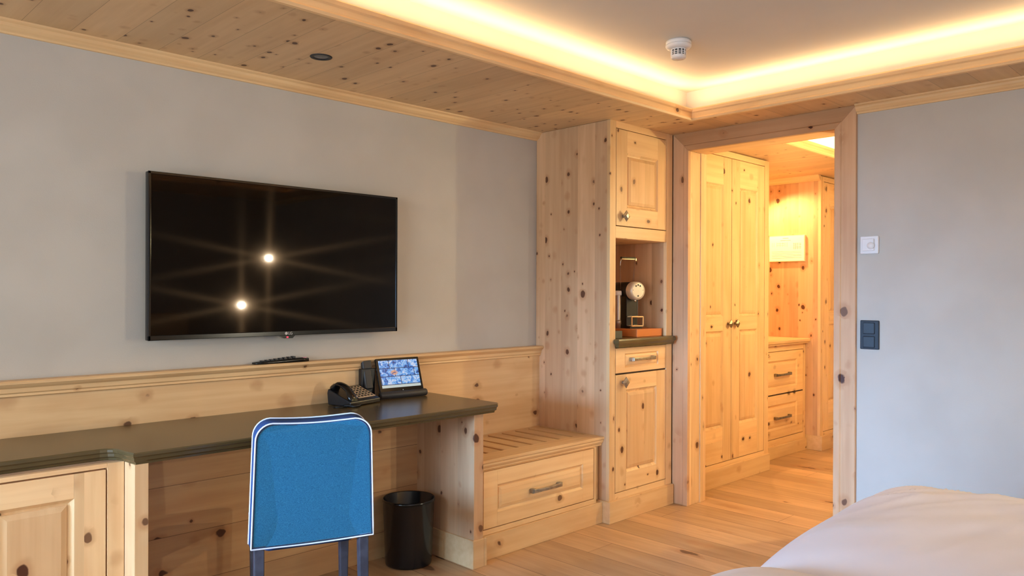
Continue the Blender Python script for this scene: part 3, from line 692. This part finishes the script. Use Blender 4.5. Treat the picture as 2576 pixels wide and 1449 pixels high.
m = MB(); m.lathe([(.021, .195), (.024, .198), (.024, .218), (.021, .222), (.001, .223)], (cx, cy, cz), WHITEP, 32); m.build('rim', t)
t = Box('small_box', None, (3.430, 3.500, 2.66, 2.72, 1.0065, 1.047), plain('grey_green_card', (74, 76, 66), .6), .002)
tagit(t, 'small dark grey-green box on the niche counter in front of the tray', 'box')

# ================================================================ chair
cx, cy, ct = 1.362, 2.314, math.radians(-19.5)
t = thing('upholstered_chair', 'blue upholstered chair with white piping and dark legs at the desk', 'chair', (cx, cy, 0), ct)
FAB, nt, bb = newmat('blue_woven_fabric'); k = N(nt); tc = k.n('ShaderNodeTexCoord')
def wv(axis, sc_):
    q = k.n('ShaderNodeTexNoise'); q.inputs['Scale'].default_value = 1; q.inputs['Detail'].default_value = 2
    mp = k.n('ShaderNodeMapping'); mp.inputs['Scale'].default_value = (1100 if axis == 0 else 260, 500, 1100 if axis == 2 else 260); k.l(tc.outputs['Object'], mp.inputs[0]); k.l(mp.outputs[0], q.inputs['Vector']); return q.outputs[0]
h = k.math('ADD', wv(0, 1), wv(2, 1)); k.l(k.mix(k.smooth(h, .8, 1.2), s2l((20, 78, 108)), s2l((38, 102, 131))), bb.inputs['Base Color'])
bb.inputs['Roughness'].default_value = .9; bb.inputs['Specular IOR Level'].default_value = .2; bb.inputs['Sheen Weight'].default_value = .15
bp_ = k.n('ShaderNodeBump'); bp_.inputs['Strength'].default_value = .25; bp_.inputs['Distance'].default_value = .001; k.l(h, bp_.inputs['Height']); k.l(bp_.outputs[0], bb.inputs['Normal'])
FAB2 = plain('dark_blue_side_fabric', (46, 66, 106), .9, spec=.2)
PIPE = plain('white_piping', (214, 218, 232), .6)
ZB, ZTp = .423, .828; TH = .07
def outline(inset=0, n=8):
    """back outline, rounded at the top: (x, z) list"""
    wb, wt = .201-inset, .190-inset; r = .055; top = ZTp-inset; bot = ZB+inset; P = []
    P.append((-wb, bot))
    for q in range(1, 12):
        f = q/12; P.append((-(wb+(wt-wb)*f), bot+(top-r-bot)*f))
    for q in range(n+1):
        a = math.pi-q*math.pi/2/n; P.append((-(wt-r)+r*math.cos(a), top-r+r*math.sin(a)))
    for q in range(1, 10):
        f = q/10; P.append((-(wt-r)+2*(wt-r)*f, top-.007*math.sin(math.pi*f)))
    for q in range(n+1):
        a = math.pi/2-q*math.pi/2/n; P.append(((wt-r)+r*math.cos(a), top-r+r*math.sin(a)))
    for q in range(11, 0, -1):
        f = q/12; P.append(((wb+(wt-wb)*f), bot+(top-r-bot)*f))
    P.append((wb, bot))
    for q in range(1, 10):
        f = q/10; P.append((wb-2*wb*f, bot-.010*math.sin(math.pi*f)))
    return P
def yb(x, z): return -.018*((z-ZB)/(ZTp-ZB))+.030*(1-(x/.2)**2)*0+.022*(1-(x/.21)**2)   # slight lean back and curve
def backring(ins, d, puff=0): return [(x, yb(x, z)+d, z+.007*max(0, d)/TH*((z-ZB)/(ZTp-ZB))) for x, z in outline(ins)]
m = MB(); CZ = (ZB+ZTp)/2
def facering(sc_, d, bulge):
    P = []
    for x, z in outline(.008):
        x *= sc_; z = CZ+(z-CZ)*sc_
        P.append((x, yb(x, z)+d+bulge*(1-sc_**4), z+.007*max(0, d)/TH*((z-ZB)/(ZTp-ZB))))
    return P
SC = (.02, .12, .25, .4, .55, .7, .82, .91, .97)
# rear face with soft pillow: fan of insets
R_ = [facering(q, 0, -.006) for q in SC]+[backring(.008, -.0002), backring(.004, .001)]
m.loft(R_, FAB, True, True)
m.loft([backring(.004, .001), backring(-.001, .006), backring(-.001, TH-.006), backring(.003, TH)], FAB2, False, True)
m.loft([backring(.003, TH), backring(.008, TH+.002)]+[facering(q, TH, .008) for q in SC[::-1]], FAB, True, True)
L(m, 'backrest')
for d, nm in ((.000, 'piping'), (TH, 'piping')):
    P = [(x, yb(x, z)+d, z+.007*d/TH*((z-ZB)/(ZTp-ZB))) for x, z in outline(-.001)]; P.append(P[0]); m = MB(); m.tube(P, .0027, PIPE, 8, cap=False); L(m, nm)
m = MB()
sr = [[(sx*w_, y_, z_) for sx, y_ in ((-.9, .085), (-1, .36), (-.95, .38), (.95, .38), (1, .36), (.9, .085))] for w_, z_ in ((.150, .385), (.165, .39), (.169, .42), (.165, .448), (.150, .46))]
m.loft(sr, FAB2, True, True); L(m, 'seat')
P = [(-.150, .09, .446), (-.166, .36, .446), (-.158, .38, .446), (.158, .38, .446), (.166, .36, .446), (.150, .09, .446)]
m = MB(); m.tube(P, .0036, PIPE, 8); L(m, 'piping')
for sx in (-1, 1):
    m = MB(); x = sx*.174
    rr = [(.017, .020, .020, .43), (.016, .019, .014, .30), (.014, .017, 0, .12), (.012, .014, -.014, 0)]
    m.loft([[(x-a+sx*(-.0), dy-b+.02, z), (x+a, dy-b+.02, z), (x+a, dy+b+.02, z), (x-a, dy+b+.02, z)] for a, b, dy, z in rr], CHARCOAL, True, False); L(m, 'leg', bevel=.003)
    x = sx*.162+.012; m = MB(); m.loft([[(x-a, .33-b, z), (x+a, .33-b, z), (x+a, .33+b, z), (x-a, .33+b, z)] for a, b, z in ((.018, .020, .39), (.012, .013, 0))], CHARCOAL, True, False); L(m, 'leg', bevel=.003)

# ================================================================ waste bin
t = thing('waste_bin', 'round black open waste bin on the floor under the desk', 'bin', (2.206, 2.909, 0))
m = MB(); m.lathe([(.001, 0), (.098, 0), (.106, .004), (.108, .012), (.119, .300), (.1215, .303), (.119, .306), (.116, .303), (.105, .02), (.001, .014)], (2.206, 2.909, 0), plain('satin_black_metal', (13, 15, 20), .2, 0, .6), 64, cap=False)
m.build('container', t)
MB().lathe([(.1195, .292), (.1225, .294), (.1225, .303), (.1195, .305)], (2.206, 2.909, 0), BLACKG, 64, cap=False).build('rim', t)

# ================================================================ bed
t = thing('bed', 'low double bed base and mattress under the white duvets', 'bed', (1.9, -.1, 0))
m = MB(); m.box(.86, 2.98, -1.2, .93, .10, .30, CHARCOAL); m.build('base', t, .01)
for x in (.95, 2.85):
    for y in (-1.05, .8): MB().box(x-.035, x+.035, y-.035, y+.035, 0, .10, CHARCOAL).build('leg', t, .003)
for x0, x1 in ((.86, 1.915), (1.925, 2.98)): MB().box(x0, x1, -1.18, .95, .30, .50, plain('white_mattress', (225, 222, 222), .9)).build('mattress', t, .03, seg=4)
MB().box(.8, 3.04, -1.33, -1.25, 0, 1.05, W_X).build('headboard', t, .01)
LINEN = noisy('white_cotton_linen', (222, 212, 212), (226, 216, 216), 5, .85, .10, bscale=9, spec=.15, sheen=.15)
from mathutils import noise as mn
def duvet(x0, x1, y0, y1, zb, top, seed, label, steps=(110, 150)):
    nx, ny = steps; m = MB(); i = m.mi(LINEN)
    def P(u, v, up):
        # u across, v along; puffy section, thin at the hem
        cu = 2*u-1; cv = 2*v-1
        e = (1-abs(cu)**3.2)**.62*(1-abs(cv)**7)**.5 if abs(cu) < 1 and abs(cv) < 1 else 0
        x = x0+(x1-x0)*u; y = y0+(y1-y0)*v
        # hem wanders a little
        x += .012*mn.noise(Vector((seed, y*2.2, 0)))*(abs(cu)**6); y += .02*mn.noise(Vector((x*2.0, seed, 3)))*(abs(cv)**8)
        wr = .012*mn.noise(Vector((x*3.1+seed, y*2.3, .5)))+.009*mn.noise(Vector((x*7+y*6, y*2.5-x*2.5+seed, 1.7)))
        wr += .010*(1-abs(mn.noise(Vector((x*6+y*10, y*2-x*1.2+seed, 4)))))**6*max(0, mn.noise(Vector((x*1.7, y*1.7, seed+9)))*1.6+.35)
        h = (top-zb)*e
        z = zb+(h+wr*min(1, e*1.25)**3 if up else 0)+.006
        return (x, y, z)
    g = {}
    for up in (1, 0):
        for a in range(nx+1):
            for b in range(ny+1):
                edge = a in (0, nx) or b in (0, ny)
                if up == 0 and edge: g[0, a, b] = g[1, a, b]; continue
                # cluster samples near the hems
                u = .5-.5*math.cos(math.pi*a/nx); v = .5-.5*math.cos(math.pi*b/ny)
                g[up, a, b] = m.bm.verts.new(P(u, v, up))
    for up in (1, 0):
        for a in range(nx):
            for b in range(ny):
                vs = [g[up, a, b], g[up, a+1, b], g[up, a+1, b+1], g[up, a, b+1]]
                try: f = m.bm.faces.new(vs if up else vs[::-1]); f.smooth = True; f.material_index = i
                except ValueError: pass
    o = m.build('duvet', None); tagit(o, label, 'duvet', 'duvets on the double bed'); return o
duvet(1.935, 2.99, -.55, 1.03, .50, .640, 3.1, 'plump white duvet on the far half of the bed nearest the grey wall')
duvet(.84, 1.926, -.55, 1.035, .50, .636, 8.4, 'white duvet on the near half of the bed at the bottom edge')

# ================================================================ wall devices
t = thing('thermostat', 'square white room thermostat high on the grey wall beside the doorway', 'thermostat', (XR, 1.5025, 1.50))
MB().box(XR-.012, XR, 1.459, 1.547, 1.458, 1.546, WHITEP).build('frame', t, .004)
MB().box(XR-.020, XR-.010, 1.478, 1.535, 1.472, 1.533, WHITEP).build('cover', t, .003)
MB().lathe([(.018, 0), (.017, .006), (.001, .007)], (XR-.020, 1.492, 1.498), WHITEP, 28, axis=(-1, 0, 0)).build('dial', t)
t = thing('light_switch', 'black double rocker switch panel on the grey wall below the thermostat', 'light switch', (XR, 1.50, 1.055))
BSW = plain('blue_black_plastic', (30, 38, 50), .42, spec=.35)
MB().box(XR-.011, XR, 1.455, 1.546, .983, 1.127, BSW).build('frame', t, .004)
for z in (1.020, 1.088): MB().box(XR-.017, XR-.008, 1.474, 1.530, z-.028, z+.028, BSW, Matrix.Rotation(.03, 3, 'Z')).build('rocker', t, .003)
# smoke detector and dark downlight
t = thing('smoke_detector', 'white round smoke detector on the raised ceiling', 'smoke detector', (2.945, 1.932, ZT))
dx, dy = 2.968, 1.950
MB().lathe([(.048, 0), (.052, -.002), (.056, -.006), (.056, -.016), (.053, -.018)], (dx, dy, ZT), WHITEP, 48, cap=False).build('base', t)
m = MB(); m.lathe([(.053, -.018), (.057, -.020), (.057, -.027), (.050, -.036), (.034, -.040), (.001, -.040)], (dx, dy, ZT), WHITEP, 48, cap=False); m.build('cover', t)
m = MB(); m.lathe([(.029, -.040), (.029, -.068)], (dx, dy, ZT), BLACKP, 32, cap=False)
m.build('sensor_core', t)
m = MB(); m.lathe([(.033, -.066), (.033, -.076), (.028, -.082), (.001, -.083)], (dx, dy, ZT), WHITEP, 40, cap=False); m.lathe([(.033, -.040), (.033, -.044)], (dx, dy, ZT), WHITEP, 40, cap=False)
for z in (-.050, -.058): m.lathe([(.0325, z), (.0325, z-.003), (.030, z-.003), (.030, z)], (dx, dy, ZT), WHITEP, 40, cap=False)
for q in range(12):
    a = q*math.pi/6; c_, s_ = math.cos(a)*.0315, math.sin(a)*.0315; m.box(dx+c_-.002, dx+c_+.002, dy+s_-.002, dy+s_+.002, ZT-.068, ZT-.040, WHITEP)
m.build('vent_cage', t)
t = thing('ceiling_spotlight', 'dark round recessed spotlight in the timber soffit, switched off', 'ceiling light', (1.658, 2.775, ZC))
m = MB(); m.lathe([(.024, .012), (.030, -.002), (.043, -.003), (.044, -.001), (.044, .002)], (1.658, 2.775, ZC), DARKM, 40, cap=False); m.build('ring', t)
MB().lathe([(.001, -.0012), (.020, -.0012), (.030, -.0002)], (1.658, 2.775, ZC), plain('smoked_lens', (70, 70, 74), .15), 32, cap=False).build('lens', t)
# two bedside reading lamps on the wall behind the viewer, mirrored in the television
BULB = plain('reading_lamp_lens', (255, 240, 215), .3, emis=(255, 205, 140), estr=400)
for lx, lz, lb in ((3.86, 1.60, 'higher small reading lamp on the wall behind the bed, by the corner'), (3.57, 1.125, 'lower small reading lamp on the wall behind the bed, near the corner')):
    t = thing('reading_lamp', lb, 'reading lamp', (lx, YB, lz))
    m = MB(); m.lathe([(.035, 0), (.035, .01), (.008, .014), (.008, .12)], (lx, YB, lz), NICKEL, 20, axis=(0, 1, 0)); m.build('arm', t)
    tx = Vector((-.45, .9, 0)).normalized()
    MB().lathe([(.012, 0), (.02, .01), (.022, .05), (.019, .05)], (lx, YB+.12, lz), NICKEL, 20, axis=tuple(tx), cap=False).build('lamp_head', t)
    MB().lathe([(.001, .048), (.016, .048)], (lx, YB+.12, lz), BULB, 20, axis=tuple(tx), cap=False).build('bulb', t)
    l = lamp('reading_lamp_light', 'SPOT', (lx-.05, YB+.2, lz), *G('read'), .02, aim=(2.4, 2.75, .05)); l.data.spot_size = math.radians(75); l.data.spot_blend = .9
